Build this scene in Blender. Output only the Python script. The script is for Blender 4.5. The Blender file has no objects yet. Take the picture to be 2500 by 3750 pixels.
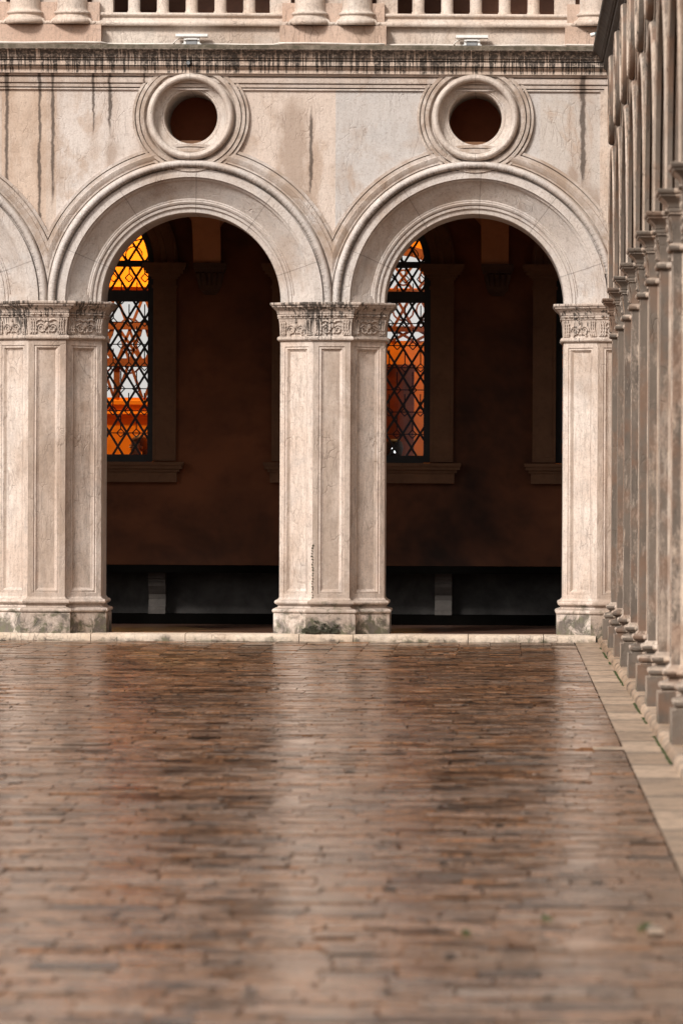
import bpy, bmesh, math, random
from mathutils import Vector, Matrix
R = math.radians
rnd = random.Random(7)
scene = bpy.context.scene
COL = scene.collection

# ------------------------------------------------------------------ camera
F_PX = 20667.0                                  # focal length in photo pixels
cam_d = bpy.data.cameras.new('camera')
cam = bpy.data.objects.new('camera', cam_d); COL.objects.link(cam)
cam_d.lens = 36.0 * F_PX / 3750.0; cam_d.sensor_width = 36.0
cam_d.shift_x = -600.0 / 3750.0; cam_d.shift_y = -75.0 / 3750.0
cam_d.clip_start = 0.5; cam_d.clip_end = 3000.0
cam.location = (0, -62.0, 1.653); cam.rotation_euler = (R(90), R(-0.27), 0)
cam_d.dof.use_dof = True; cam_d.dof.focus_distance = 61.5; cam_d.dof.aperture_fstop = 4.8
scene.camera = cam

# ------------------------------------------------------------------ light
SUN_EL, SUN_AZ = R(38), R(34)                   # azimuth measured to the left of the facade's normal
world = bpy.data.worlds.new('World'); scene.world = world; world.use_nodes = True
wn = world.node_tree; wn.nodes.clear()
sky = wn.nodes.new('ShaderNodeTexSky'); sky.sky_type = 'NISHITA'; sky.sun_disc = False
sky.sun_elevation = SUN_EL; sky.sun_rotation = math.pi + SUN_AZ
sky.air_density = 1.0; sky.dust_density = 6.0; sky.ozone_density = 0.6
hs = wn.nodes.new('ShaderNodeHueSaturation'); hs.inputs['Saturation'].default_value = 0.22
tint = wn.nodes.new('ShaderNodeMix'); tint.data_type = 'RGBA'; tint.blend_type = 'MULTIPLY'
tint.inputs[0].default_value = 1.0; tint.inputs[7].default_value = (1.0, 0.96, 0.93, 1)
bg = wn.nodes.new('ShaderNodeBackground'); bg.inputs['Strength'].default_value = 0.092
wo = wn.nodes.new('ShaderNodeOutputWorld')
wn.links.new(sky.outputs[0], hs.inputs['Color']); wn.links.new(hs.outputs[0], tint.inputs[6])
cloud = wn.nodes.new('ShaderNodeMix'); cloud.data_type = 'RGBA'; cloud.inputs[0].default_value = 0.62   # bright even overcast over the sky
cloud.inputs[7].default_value = (8.4, 8.2, 8.0, 1)
wn.links.new(tint.outputs[2], cloud.inputs[6]); wn.links.new(cloud.outputs[2], bg.inputs['Color']); wn.links.new(bg.outputs[0], wo.inputs['Surface'])
sun_d = bpy.data.lights.new('sun', 'SUN'); sun = bpy.data.objects.new('sun', sun_d); COL.objects.link(sun)
sun_d.energy = 2.4; sun_d.angle = R(11); sun_d.color = (1.0, 0.945, 0.885)
to_sun = Vector((-math.sin(SUN_AZ) * math.cos(SUN_EL), -math.cos(SUN_AZ) * math.cos(SUN_EL), math.sin(SUN_EL)))
sun.rotation_euler = to_sun.to_track_quat('Z', 'Y').to_euler()
sun.location = (-20, -30, 40)
scene.view_settings.view_transform = 'Standard'; scene.view_settings.look = 'None'
scene.view_settings.exposure = 0.62; scene.view_settings.gamma = 1.0
scene.cycles.use_denoising = True
scene.cycles.max_bounces = 7; scene.cycles.diffuse_bounces = 4; scene.cycles.glossy_bounces = 3
scene.cycles.transparent_max_bounces = 8; scene.cycles.caustics_reflective = False; scene.cycles.caustics_refractive = False
scene.cycles.sample_clamp_indirect = 1.2

# ------------------------------------------------------------------ helpers
class MB:
    def __init__(s): s.v = []; s.f = []
    def add(s, vs, fs):
        o = len(s.v); s.v += [tuple(p) for p in vs]; s.f += [tuple(i + o for i in f) for f in fs]
    def quad(s, a, b, c, d): s.add([a, b, c, d], [(0, 1, 2, 3)])
    def box(s, x0, x1, y0, y1, z0, z1):
        s.add([(x0,y0,z0),(x1,y0,z0),(x1,y1,z0),(x0,y1,z0),(x0,y0,z1),(x1,y0,z1),(x1,y1,z1),(x0,y1,z1)],
              [(0,3,2,1),(4,5,6,7),(0,1,5,4),(1,2,6,5),(2,3,7,6),(3,0,4,7)])
    def grid(s, rows, close_u=False, close_v=False):
        n = len(rows[0]); o = len(s.v)
        for r in rows: s.v += [tuple(p) for p in r]
        for i in range(len(rows) if close_v else len(rows) - 1):
            for j in range(n if close_u else n - 1):
                a = o + i * n + j; b = o + i * n + (j + 1) % n
                i2 = (i + 1) % len(rows)
                c = o + i2 * n + (j + 1) % n; d = o + i2 * n + j
                s.f.append((a, b, c, d))
    def bar(s, a, b, w, d, up=(0, 1, 0)):
        """rectangular bar a->b, width w across, depth d along up"""
        a = Vector(a); b = Vector(b); t = (b - a)
        if t.length < 1e-6: return
        t.normalize(); u = Vector(up); n = t.cross(u)
        if n.length < 1e-4: n = Vector((1, 0, 0))
        n.normalize(); u = n.cross(t); u.normalize()
        n *= w / 2; u *= d / 2
        s.add([a-n-u, a+n-u, a+n+u, a-n+u, b-n-u, b+n-u, b+n+u, b-n+u],
              [(0,1,2,3),(7,6,5,4),(0,4,5,1),(1,5,6,2),(2,6,7,3),(3,7,4,0)])
    def tube(s, pts, r, n=6):
        pts = [Vector(p) for p in pts]; rows = []
        for i, p in enumerate(pts):
            t = (pts[min(i+1, len(pts)-1)] - pts[max(i-1, 0)]).normalized()
            a = Vector((0,0,1)) if abs(t.z) < .9 else Vector((1,0,0))
            u = t.cross(a).normalized(); w = u.cross(t)
            rr = r(i / (len(pts)-1)) if callable(r) else r
            rows.append([p + (u*math.cos(k*2*math.pi/n) + w*math.sin(k*2*math.pi/n))*rr for k in range(n)])
        s.grid(rows, close_u=True)
        s.add(rows[0], [tuple(range(n))]); s.add(rows[-1], [tuple(reversed(range(n)))])
    def lathe(s, prof, c=(0,0,0), n=24):
        """profile of (r,z) turned round the vertical axis through c"""
        rows = [[(c[0]+r*math.cos(k*2*math.pi/n), c[1]+r*math.sin(k*2*math.pi/n), c[2]+z) for k in range(n)] for r, z in prof]
        s.grid(rows, close_u=True)
    def ring(s, prof, c, a0, a1, n):
        """profile of (r,y) swept round the y axis through c, from angle a0 to a1"""
        rows = []
        for k in range(n + 1):
            t = a0 + (a1 - a0) * k / n
            rows.append([(c[0]+r*math.cos(t), c[1]+y, c[2]+r*math.sin(t)) for r, y in prof])
        s.grid(rows)
    def ball(s, c, rx, ry, rz, n=8, m=5):
        rows = []
        for i in range(m + 1):
            ph = -math.pi/2 + math.pi*i/m
            rows.append([(c[0]+rx*math.cos(ph)*math.cos(k*2*math.pi/n), c[1]+ry*math.cos(ph)*math.sin(k*2*math.pi/n), c[2]+rz*math.sin(ph)) for k in range(n)])
        s.grid(rows, close_u=True)
    def build(s, name, mat, parent=None, smooth=None, loc=(0,0,0), bevel=None):
        me = bpy.data.meshes.new(name); me.from_pydata(s.v, [], s.f); me.validate()
        bm = bmesh.new(); bm.from_mesh(me)
        bmesh.ops.remove_doubles(bm, verts=bm.verts, dist=1e-5)
        bmesh.ops.recalc_face_normals(bm, faces=bm.faces)
        bm.to_mesh(me); bm.free()
        return link(name, me, mat, parent, smooth, loc)

def link(name, me, mat, parent=None, smooth=None, loc=(0,0,0)):
    o = bpy.data.objects.new(name, me); COL.objects.link(o)
    if mat and not me.materials: me.materials.append(mat)
    o.parent = parent; o.location = loc
    if smooth is not None:
        for p in me.polygons: p.use_smooth = True
        me.set_sharp_from_angle(angle=R(smooth))
    return o

def tag(o, label=None, cat=None, group=None, kind=None):
    if label: o['label'] = label
    if cat: o['category'] = cat
    if group: o['group'] = group
    if kind: o['kind'] = kind
    return o
def empty(name, loc=(0,0,0), rz=0.0):
    o = bpy.data.objects.new(name, None); COL.objects.link(o); o.location = loc; o.rotation_euler = (0,0,rz)
    o.empty_display_size = .2
    return o
def copy_tree(o, parent=None):
    c = o.copy(); COL.objects.link(c); c.parent = parent
    for ch in list(o.children): copy_tree(ch, c)
    return c

def offset_path(pts, off):
    """open plan polyline moved outward (to the right of travel) by off, mitred"""
    out = []
    n = len(pts)
    for i in range(n):
        ns = []
        for a, b in ((i-1, i), (i, i+1)):
            if a < 0 or b >= n: continue
            d = Vector((pts[b][0]-pts[a][0], pts[b][1]-pts[a][1])).normalized()
            ns.append(Vector((d.y, -d.x)))
        if len(ns) == 1: m = ns[0]
        else:
            m = (ns[0] + ns[1]); k = m.length_squared / 2
            m = m / max(k, .15)
        out.append((pts[i][0] + m.x*off, pts[i][1] + m.y*off))
    return out
def plan_sweep(mb, plan, prof, cap_top=False, cap_bot=False):
    rows = []
    for off, z in prof: rows.append([(x, y, z) for x, y in offset_path(plan, off)])
    mb.grid(rows)
    if cap_top: mb.add(rows[-1], [tuple(range(len(plan)))])
    if cap_bot: mb.add(rows[0], [tuple(reversed(range(len(plan))))])
def bulge(off, z0, z1, r, n=6):
    """half round moulding between z0 and z1 standing r proud of off"""
    return [(off + r*math.sin(math.pi*i/n), (z0+z1)/2 - (z1-z0)/2*math.cos(math.pi*i/n)) for i in range(n+1)]
def panel(mb, o, u, v, nrm, w, h, steps):
    """stepped picture frame panel on the rectangle o + u*[0,w] + v*[0,h]"""
    o = Vector(o); u = Vector(u).normalized(); v = Vector(v).normalized(); nrm = Vector(nrm).normalized()
    loops = []
    for ins, dep in steps:
        loops.append([o + u*a + v*b + nrm*dep for a, b in ((ins, ins), (w-ins, ins), (w-ins, h-ins), (ins, h-ins))])
    mb.grid(loops, close_u=True)
    mb.add(loops[-1], [(0,1,2,3)])

# ------------------------------------------------------------------ materials
class NT:
    def __init__(s, name):
        s.m = bpy.data.materials.new(name); s.m.use_nodes = True; s.t = s.m.node_tree; s.t.nodes.clear()
        s.out = s.t.nodes.new('ShaderNodeOutputMaterial')
        s.pos = s.n('ShaderNodeNewGeometry').outputs['Position']
    def n(s, typ, ins=None, **kw):
        nd = s.t.nodes.new(typ)
        for k, v in kw.items(): setattr(nd, k, v)
        for k, v in (ins or {}).items(): s.set(nd.inputs[k], v)
        return nd
    def set(s, sock, v):
        if isinstance(v, bpy.types.NodeSocket): s.t.links.new(v, sock)
        else:
            if isinstance(v, tuple) and len(v) == 3 and sock.type == 'RGBA': v = v + (1,)
            sock.default_value = v
    def math(s, op, a, b=0.0, c=0.0, clamp=False):
        nd = s.n('ShaderNodeMath', operation=op, use_clamp=clamp)
        s.set(nd.inputs[0], a); s.set(nd.inputs[1], b); s.set(nd.inputs[2], c)
        return nd.outputs[0]
    def mix(s, fac, a, b, blend='MIX'):
        nd = s.n('ShaderNodeMix', data_type='RGBA', blend_type=blend)
        s.set(nd.inputs[0], fac); s.set(nd.inputs[6], a); s.set(nd.inputs[7], b)
        return nd.outputs[2]
    def scl(s, vec, x, y, z):
        return s.n('ShaderNodeVectorMath', {0: vec, 1: (x, y, z)}, operation='MULTIPLY').outputs[0]
    def noise(s, vec, scale, detail=4, rough=.55, dist=0.0):
        return s.n('ShaderNodeTexNoise', {'Vector': vec, 'Scale': scale, 'Detail': detail, 'Roughness': rough, 'Distortion': dist}).outputs['Fac']
    def mr(s, v, a, b, c=0.0, d=1.0):
        return s.n('ShaderNodeMapRange', {0: v, 1: a, 2: b, 3: c, 4: d}, clamp=True).outputs[0]
    def ramp(s, v, stops, interp='LINEAR'):
        nd = s.n('ShaderNodeValToRGB', {0: v}); cr = nd.color_ramp; cr.interpolation = interp
        while len(cr.elements) < len(stops): cr.elements.new(.5)
        for e, (p, c) in zip(cr.elements, stops): e.position = p; e.color = tuple(c) + (1,)
        return nd.outputs[0]
    def xyz(s, vec=None):
        return s.n('ShaderNodeSeparateXYZ', {0: vec or s.pos}).outputs
    def bump(s, h, strength, dist):
        return s.n('ShaderNodeBump', {'Strength': strength, 'Distance': dist, 'Height': h}).outputs[0]
    def pbr(s, col, rough, nrm=None, **kw):
        b = s.n('ShaderNodeBsdfPrincipled'); s.set(b.inputs['Base Color'], col); s.set(b.inputs['Roughness'], rough)
        if nrm: s.set(b.inputs['Normal'], nrm)
        for k, v in kw.items(): s.set(b.inputs[k.replace('_', ' ')], v)
        s.t.links.new(b.outputs[0], s.out.inputs[0]); return b

def stone(name, warm, pale, grey, crust=.0, vein=.6, streak=.5, drips=(), cornice=None, slabs=False, base_dirt=True, cap_dirt=False, joints=None, patina=.6, face=0):
    t = NT(name); P = t.pos; x, y, z = t.xyz()
    n1 = t.noise(P, .9, 5, .6); n2 = t.noise(P, 3.1, 5, .62, .4)
    col = t.mix(t.mr(n1, .38, .62), warm, pale)
    col = t.mix(t.mr(n2, .5, .72, 0, .65), col, grey)
    if slabs:   # differently toned revetment slabs
        xs = t.mr(x, -12, 2)
        sl = t.ramp(xs, [((p + 12)/14, c) for p, c in slabs], 'CONSTANT')
        m = t.math('MULTIPLY', t.mr(z, 4.46, 4.465), t.mr(z, 6.05, 6.055, 1, 0))
        col = t.mix(t.math('MULTIPLY', m, .7), col, sl)
        # blotched damp stains inside the slabs
        bl = t.noise(t.scl(P, 1.3, 1, .6), 1.6, 6, .65, .8)
        col = t.mix(t.mr(bl, .54, .62, 0, .55), col, (.40, .29, .215), 'MIX')
    pat = t.noise(t.scl(P, 1, 1, .8), 1.15, 6, .68, .5)
    col = t.mix(t.mr(pat, .50, .66, 0, patina), col, (.36, .255, .185))
    if face:
        fn = t.math('ABSOLUTE', t.xyz(t.n('ShaderNodeNewGeometry').outputs['True Normal'])[0])
        m = t.math('MULTIPLY', t.mr(fn, .1, .35, 1, 0), t.mr(t.noise(t.scl(P, 2, 2, .9), 1.4, 5, .65), .34, .6, .35, 1))
        col = t.mix(t.math('MULTIPLY', m, face), col, (.30, .22, .165))
    # marble veins running down the stone
    wv = t.n('ShaderNodeVectorMath', {0: t.scl(P, 9, 9, 2.4), 1: t.n('ShaderNodeTexNoise', {'Vector': P, 'Scale': 5.0, 'Detail': 4.0}).outputs['Color']}, operation='ADD').outputs[0]
    vo = t.n('ShaderNodeTexVoronoi', {'Vector': wv, 'Scale': 1.5}, feature='DISTANCE_TO_EDGE').outputs['Distance']
    vm = t.math('MULTIPLY', t.mr(vo, 0.0, .048, 1, 0), t.mr(t.noise(P, 2.2, 3), .46, .62))
    col = t.mix(t.math('MULTIPLY', vm, vein), col, (.13, .09, .07))
    fine = t.noise(t.scl(P, 24, 24, 4.0), 1.0, 5, .7)
    col = t.mix(t.mr(fine, .46, .74, 0, streak), col, (.21, .165, .135))
    gran = t.noise(P, 60, 3, .8)
    col = t.mix(t.mr(gran, .50, .70, 0, .42), col, (.20, .155, .125))
    blot = t.noise(P, 26, 4, .7)
    col = t.mix(t.mr(blot, .53, .72, 0, .5), col, (.22, .17, .14))
    # rain streaks: dark runs with their own ragged shape
    rs = t.noise(t.scl(P, 7, 7, .35), 1.0, 5, .65)
    col = t.mix(t.mr(rs, .58, .72, 0, streak*.8), col, (.12, .09, .075))
    if drips:
        wob = t.math('MULTIPLY', t.math('SUBTRACT', t.noise(t.scl(P, 1, 1, 5), 2.0, 3), .5), .05)
        rag = t.math('MULTIPLY', t.math('SUBTRACT', t.noise(t.scl(P, 8, 1, 3), 1.0, 5, .65), .5), 1.7)
        rag2 = t.math('MULTIPLY', t.math('SUBTRACT', t.noise(t.scl(P, 3.2, 1, 2.2), 1.0, 5, .65), .5), 2.2)
        for x0, w, zt, zb in drips:
            dx = t.math('ABSOLUTE', t.math('SUBTRACT', t.math('ADD', x, wob), x0))
            gx = t.mr(dx, 0, w*(.7 if w < .08 else 1), 1, 0)
            gz = t.math('MULTIPLY', t.mr(z, zb, zb + min(.6, (zt-zb)*.6), 0, 1), t.mr(z, zt - (.02 if zt > 6.2 else .35), zt, 1, 0))
            g = t.math('MULTIPLY', gx, gz)
            m = t.math('MULTIPLY', t.math('SUBTRACT', t.math('ADD', g, t.math('MULTIPLY', rag if w < .08 else rag2, t.mr(g, 0, .12, 0, 1))), .28), 2.2, clamp=True)
            if w < .08:
                halo = t.math('MULTIPLY', t.math('MULTIPLY', t.mr(dx, 0, w*2.6, 1, 0), gz), t.mr(t.noise(t.scl(P, 6, 1, 2), 1.0, 4), .35, .6))
                col = t.mix(t.math('MULTIPLY', halo, .5), col, (.30,.19,.125))
            col = t.mix(t.math('MULTIPLY', m, .85 if w < .08 else .55), col, (.06,.042,.032) if w < .08 else (.24,.16,.11))
    if cornice:  # black drip marks below the cornice lip
        lat, z0, z1 = cornice
        la = x if lat == 'x' else y
        v = t.n('ShaderNodeCombineXYZ', {0: la, 1: t.math('MULTIPLY', z, .12), 2: 0.0}).outputs[0]
        big = t.noise(t.scl(v, 1.3, 1, 1), 1.0, 3, .6)
        bigo = t.math('MULTIPLY', t.math('SUBTRACT', big, .5), 1.1)
        h = t.mr(z, z0, z1, 1, 0)                    # 0 under the lip, 1 at the foot
        wv2 = t.math('MULTIPLY', t.math('SUBTRACT', t.noise(t.scl(P, 9, 1, 22), 1.0, 2), .5), .5)
        def runs(f, lo, hi, pw):
            l = t.math('ADD', t.mr(t.noise(t.n('ShaderNodeCombineXYZ', {0: t.math('ADD', t.math('MULTIPLY', la, f), wv2), 1: f*.37, 2: 0.0}).outputs[0], 1.0, 1, .5), lo, hi, -.3, 1.25), bigo)
            return t.math('MULTIPLY', t.math('SUBTRACT', l, h), pw, clamp=True)
        m1 = runs(44, .34, .62, 4.0); m2 = runs(19, .38, .62, 4.2); m3 = runs(90, .38, .70, 3.5)
        m = t.math('MAXIMUM', t.math('MAXIMUM', m1, m2), m3)
        m = t.math('MULTIPLY', m, t.mr(t.noise(P, 30, 4, .7), .34, .52, .35, 1))
        m = t.math('MULTIPLY', m, t.math('MULTIPLY', t.mr(z, z0-.02, z0, 0, 1), t.mr(z, z1, z1+.005, 1, 0)))
        col = t.mix(t.math('MULTIPLY', m, .93), col, (.03, .024, .02))
        lich = t.math('MULTIPLY', t.mr(z, z1, z1+.006, 0, 1), t.mr(t.noise(P, 9, 5, .7), .35, .6, .7, .97))
        col = t.mix(lich, col, (.06, .05, .03))
    if cap_dirt:
        h = t.mr(z, 3.28, 3.70, 0, 1)
        d1 = t.noise(t.scl(P, 42, 42, 1.2), 1.0, 2, .5)
        big = t.noise(t.scl(P, 2.6, 2.6, .4), 1.0, 3, .6)
        thr = t.math('SUBTRACT', .71, t.math('ADD', t.math('MULTIPLY', h, .2), t.math('MULTIPLY', t.math('SUBTRACT', big, .42), .7)))
        m = t.math('MULTIPLY', t.math('SUBTRACT', d1, thr), 9, clamp=True)
        col = t.mix(t.math('MULTIPLY', m, .9), col, (.045, .036, .03))
    if base_dirt:
        gd = t.noise(P, 5.5, 6, .7, .5)
        thr = t.mr(z, .08, .62, .33, .72) if base_dirt is True else t.mr(z, .0, .085, .44, .66)
        m = t.math('MULTIPLY', t.math('SUBTRACT', gd, thr), 7, clamp=True)
        col = t.mix(t.math('MULTIPLY', m, .85), col, t.mix(t.mr(t.noise(P, 12, 3), .42, .6), (.06, .05, .04), (.055, .06, .022)))
    if crust:    # black weathering crust, heavier high up
        c1 = t.noise(t.scl(P, 1.0, 1.0, .35), 2.6, 6, .68, .6)
        c2 = t.noise(t.scl(P, 17, 17, 4.5), 1.0, 5, .7)
        hz = t.math('ADD', t.math('ADD', t.mr(z, 2.9, 4.1, -.06, .40), t.mr(y, -30, -14, -.10, .06)), t.mr(z, .35, .65, .24, 0))
        nx = t.math('ABSOLUTE', t.xyz(t.n('ShaderNodeNewGeometry').outputs['True Normal'])[0])
        c3 = t.noise(t.scl(P, 1, 1, .6), 48, 3, .75)
        m = t.math('ADD', t.math('ADD', t.math('MULTIPLY', c1, .85), t.math('MULTIPLY', c2, .45)), t.math('ADD', hz, t.math('MULTIPLY', t.math('SUBTRACT', c3, .5), .3)))
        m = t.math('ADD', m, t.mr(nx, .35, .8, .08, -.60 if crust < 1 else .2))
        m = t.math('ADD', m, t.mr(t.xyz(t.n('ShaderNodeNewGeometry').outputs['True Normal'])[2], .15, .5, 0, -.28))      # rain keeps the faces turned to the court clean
        m = t.mr(m, .68 - crust*.2, .82 - crust*.2, 0, .95)
        col = t.mix(m, col, (.020, .016, .013))
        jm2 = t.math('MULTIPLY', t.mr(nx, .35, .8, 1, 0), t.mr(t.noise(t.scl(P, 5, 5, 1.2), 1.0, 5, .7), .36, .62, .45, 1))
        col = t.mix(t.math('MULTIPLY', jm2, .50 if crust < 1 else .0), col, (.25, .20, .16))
        col = t.mix(t.mr(t.n('ShaderNodeObjectInfo').outputs['Random'], 0, 1, 0, .4 if crust < 1 else 0), col, (.17, .13, .10))
        rb = t.math('MULTIPLY', t.mr(t.noise(P, 3.3, 4), .50, .64), .45 if crust < 1 else .06)
        col = t.mix(rb, col, (.20, .10, .055))
    if joints:
        tc = t.n('ShaderNodeTexCoord').outputs['Object']; ox, oy, oz = t.xyz(tc)
        an = t.math('ARCTAN2', oz, ox)
        fr = t.math('FRACT', t.math('ADD', t.math('DIVIDE', an, joints), t.math('MULTIPLY', t.math('SUBTRACT', n2, .5), .02)))
        rr = t.math('SQRT', t.math('ADD', t.math('MULTIPLY', ox, ox), t.math('MULTIPLY', oz, oz)))
        dj = t.math('MULTIPLY', t.math('ABSOLUTE', t.math('SUBTRACT', fr, .5)), t.math('MULTIPLY', rr, joints))
        col = t.mix(t.math('MULTIPLY', t.mr(dj, .002, .007, .5, 0), t.mr(rr, 1.46, 1.47, 1, .25)), col, (.09, .07, .06))
        bd = t.math('MULTIPLY', t.mr(rr, 1.545, 1.56, 0, 1), t.mr(t.noise(P, 2.4, 6, .7, .4), .40, .60, .1, .8))
        col = t.mix(bd, col, (.30, .215, .155))
        bo = t.math('MULTIPLY', t.math('MULTIPLY', t.mr(rr, .47, .49, 0, 1), t.mr(rr, .66, .68, 1, 0)), t.mr(t.noise(P, 4, 6, .7, .4), .42, .60, .0, .75))
        col = t.mix(bo, col, (.27, .195, .145))
        # soot combed along the underside of the round moulding
        cm = t.math('MULTIPLY', t.mr(rr, 1.468, 1.478, 0, 1), t.mr(rr, 1.48, 1.53, 1, 0))
        cb = t.noise(t.n('ShaderNodeCombineXYZ', {0: t.math('MULTIPLY', an, 150), 1: t.math('MULTIPLY', rr, 5), 2: x}).outputs[0], 1.0, 3, .6)
        col = t.mix(t.math('MULTIPLY', cm, t.mr(t.math('ADD', cb, t.math('MULTIPLY', t.math('SUBTRACT', pat, .5), .9)), .40, .60, .1, .72)), col, (.035, .028, .023))
    hgt = t.math('ADD', t.noise(P, 9, 5, .6), t.math('MULTIPLY', t.noise(P, 46, 4, .7), .5))
    hgt = t.math('SUBTRACT', hgt, t.math('MULTIPLY', vm, .8))
    t.pbr(col, t.mr(n2, .3, .7, .72, .9), t.bump(hgt, .55, .012))
    return t.m

WARM, PALE, GREY = (.54, .445, .38), (.64, .575, .525), (.43, .405, .39)
SLABS = [(-12, (.50,.40,.33)), (-9.4, (.60,.53,.48)), (-8.0, (.56,.45,.37)), (-6.2, (.60,.53,.48)), (-5.55, (.57,.43,.33)), (-5.1, (.57,.46,.38)), (-4.96, (.60,.54,.50)), (-3.0, (.60,.50,.43)), (-1.9, (.46,.45,.445)), (.35, (.48,.45,.42)), (1.0, (.56,.48,.43))]
M = {}
M['wall'] = stone('facade_stone', WARM, PALE, GREY, slabs=SLABS, vein=.05, streak=.22, base_dirt=False,
                  drips=[(-5.49,.05,6.3,4.3),(-5.13,.045,6.3,3.9),(-4.985,.05,6.3,4.6),(-4.54,.035,6.3,5.3),(-4.36,.05,6.3,5.2),(-4.35,.13,5.7,4.5),(-3.98,.03,6.3,5.9),(-2.34,.30,6.1,4.2),(-2.15,.05,6.0,4.6),(.83,.07,6.3,4.6),(.98,.22,5.2,4.2),(.72,.12,5.4,4.6)])
M['pier'] = stone('pier_marble', (.61,.49,.41), (.70,.615,.55), (.47,.42,.385), vein=.24, streak=.5, face=.75)
M['cap'] = stone('capital_stone', (.52,.42,.35), (.62,.54,.48), (.42,.37,.33), vein=.2, streak=.5, base_dirt=False, cap_dirt=True)
M['arch'] = stone('arch_stone', (.52,.46,.415), (.60,.55,.515), (.46,.44,.43), vein=.0, streak=.22, base_dirt=False, joints=.61)
M['oculus'] = stone('oculus_stone', (.53,.45,.39), (.62,.555,.50), (.44,.405,.38), vein=.0, streak=.45, base_dirt=False, joints=3.1416)
M['cornice'] = stone('cornice_stone', (.54,.42,.34), (.60,.50,.42), (.40,.35,.31), vein=.2, streak=.4, base_dirt=False, cornice=('x', 6.235, 6.478))
M['upper'] = stone('upper_stone', (.57,.46,.38), (.64,.56,.49), (.42,.38,.345), vein=.3, streak=.3, base_dirt=False)
M['pink'] = stone('pedestal_stone', (.52,.36,.275), (.56,.42,.335), (.46,.36,.30), vein=.5, streak=.25, base_dirt=False)
M['old'] = stone('weathered_stone', (.56,.43,.33), (.66,.55,.46), (.36,.31,.275), crust=.6, vein=.5, streak=.7)
M['grimy'] = stone('grimy_stone', (.56,.43,.33), (.66,.55,.46), (.36,.31,.275), crust=.75, vein=.3, streak=.6, base_dirt=False)
M['black'] = stone('blackened_stone', (.40,.30,.22), (.46,.36,.28), (.22,.19,.165), crust=1.3, vein=.4, streak=.6, base_dirt=False)
M['kerb'] = stone('kerb_stone', (.54,.42,.31), (.62,.52,.42), (.36,.31,.265), vein=.5, streak=.1, base_dirt='light')

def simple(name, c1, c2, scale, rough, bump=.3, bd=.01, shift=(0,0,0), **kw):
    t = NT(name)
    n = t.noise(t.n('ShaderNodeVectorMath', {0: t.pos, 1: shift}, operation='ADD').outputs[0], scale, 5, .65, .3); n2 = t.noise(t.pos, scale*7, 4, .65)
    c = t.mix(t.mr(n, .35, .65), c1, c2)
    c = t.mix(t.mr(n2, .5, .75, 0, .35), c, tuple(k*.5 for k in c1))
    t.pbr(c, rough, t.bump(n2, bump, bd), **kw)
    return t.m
M['plaster'] = simple('dark_plaster', (.022,.0068,.0027), (.180,.058,.021), .45, .9, shift=(3.3,0,1.7))  # shift lays the noise so the right bay's shade is partly in the colour
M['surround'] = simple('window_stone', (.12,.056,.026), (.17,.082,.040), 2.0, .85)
M['vault'] = simple('vault_plaster', (.42,.18,.08), (.52,.23,.105), .8, .9)
M['benchwall'] = simple('grey_dado', (.012,.011,.010), (.060,.055,.052), 1.6, .85)
M['corbel'] = simple('corbel_stone', (.06,.028,.014), (.09,.043,.021), 9, .85, .6, .02)
M['bracket'] = simple('bracket_stone', (.07,.062,.056), (.12,.105,.095), 4, .85)
M['benchtop'] = simple('bench_black', (.003,.0026,.0022), (.005,.0045,.004), 2.0, .95, Specular_IOR_Level=0.0)
M['iron'] = simple('black_iron', (.006,.005,.005), (.01,.009,.008), 5, .6)
M['orange'] = simple('orange_plaster', (.80,.29,.013), (.86,.34,.02), .7, .9, .15)
M['wood'] = simple('brown_wood', (.17,.055,.02), (.28,.09,.03), 2.5, .7)
M['added_cabwood'] = simple('added_cabinet_wood', (.26,.075,.016), (.46,.14,.03), 2.6, .7)
M['bar'] = simple('window_bar_wood', (.16,.052,.02), (.22,.075,.03), 3.0, .7)
M['attic'] = simple('attic_plaster', (.50,.15,.07), (.60,.19,.09), 1.2, .9)
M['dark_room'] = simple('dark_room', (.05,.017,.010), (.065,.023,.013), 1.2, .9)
M['panelwood'] = simple('panel_wood', (.10,.04,.022), (.15,.06,.03), 2.2, .7)
M['floor'] = None
M['white_metal'] = simple('white_metal', (.74,.74,.72), (.80,.80,.78), 4, .4)
M['grey_metal'] = simple('grey_metal', (.20,.21,.22), (.28,.29,.30), 6, .45)
M['cable'] = simple('cable_sheath', (.55,.50,.45), (.68,.63,.57), 4, .5)
M['teal'] = simple('teal_metal', (.06,.10,.11), (.10,.16,.17), 6, .4)
M['moss'] = simple('moss_leaf', (.03,.045,.012), (.05,.07,.02), 9, .8)
M['dryweed'] = simple('dry_moss', (.03,.03,.018), (.06,.055,.03), 9, .9)
M['skin'] = simple('skin', (.52,.30,.21), (.56,.33,.23), 6, .55)
M['hair'] = simple('auburn_hair', (.16,.055,.022), (.24,.085,.035), 12, .6)
M['cloth'] = simple('dark_cloth', (.03,.03,.04), (.05,.045,.05), 6, .9)
def glass():
    t = NT('leaded_glass')
    tr = t.n('ShaderNodeBsdfTransparent', {0: (.93,.92,.90)}); gl = t.n('ShaderNodeBsdfGlossy', {'Color': (.9,.9,.9), 'Roughness': .08})
    mx = t.n('ShaderNodeMixShader', {0: .03, 1: tr.outputs[0], 2: gl.outputs[0]})
    t.t.links.new(mx.outputs[0], t.out.inputs[0]); return t.m
M['glass'] = glass()
def glow_mark():
    t = NT('lit_white'); e = t.n('ShaderNodeEmission', {0: (.9,.95,1.0), 1: 2.5}); t.t.links.new(e.outputs[0], t.out.inputs[0]); return t.m
M['glow_mark'] = glow_mark()

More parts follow.
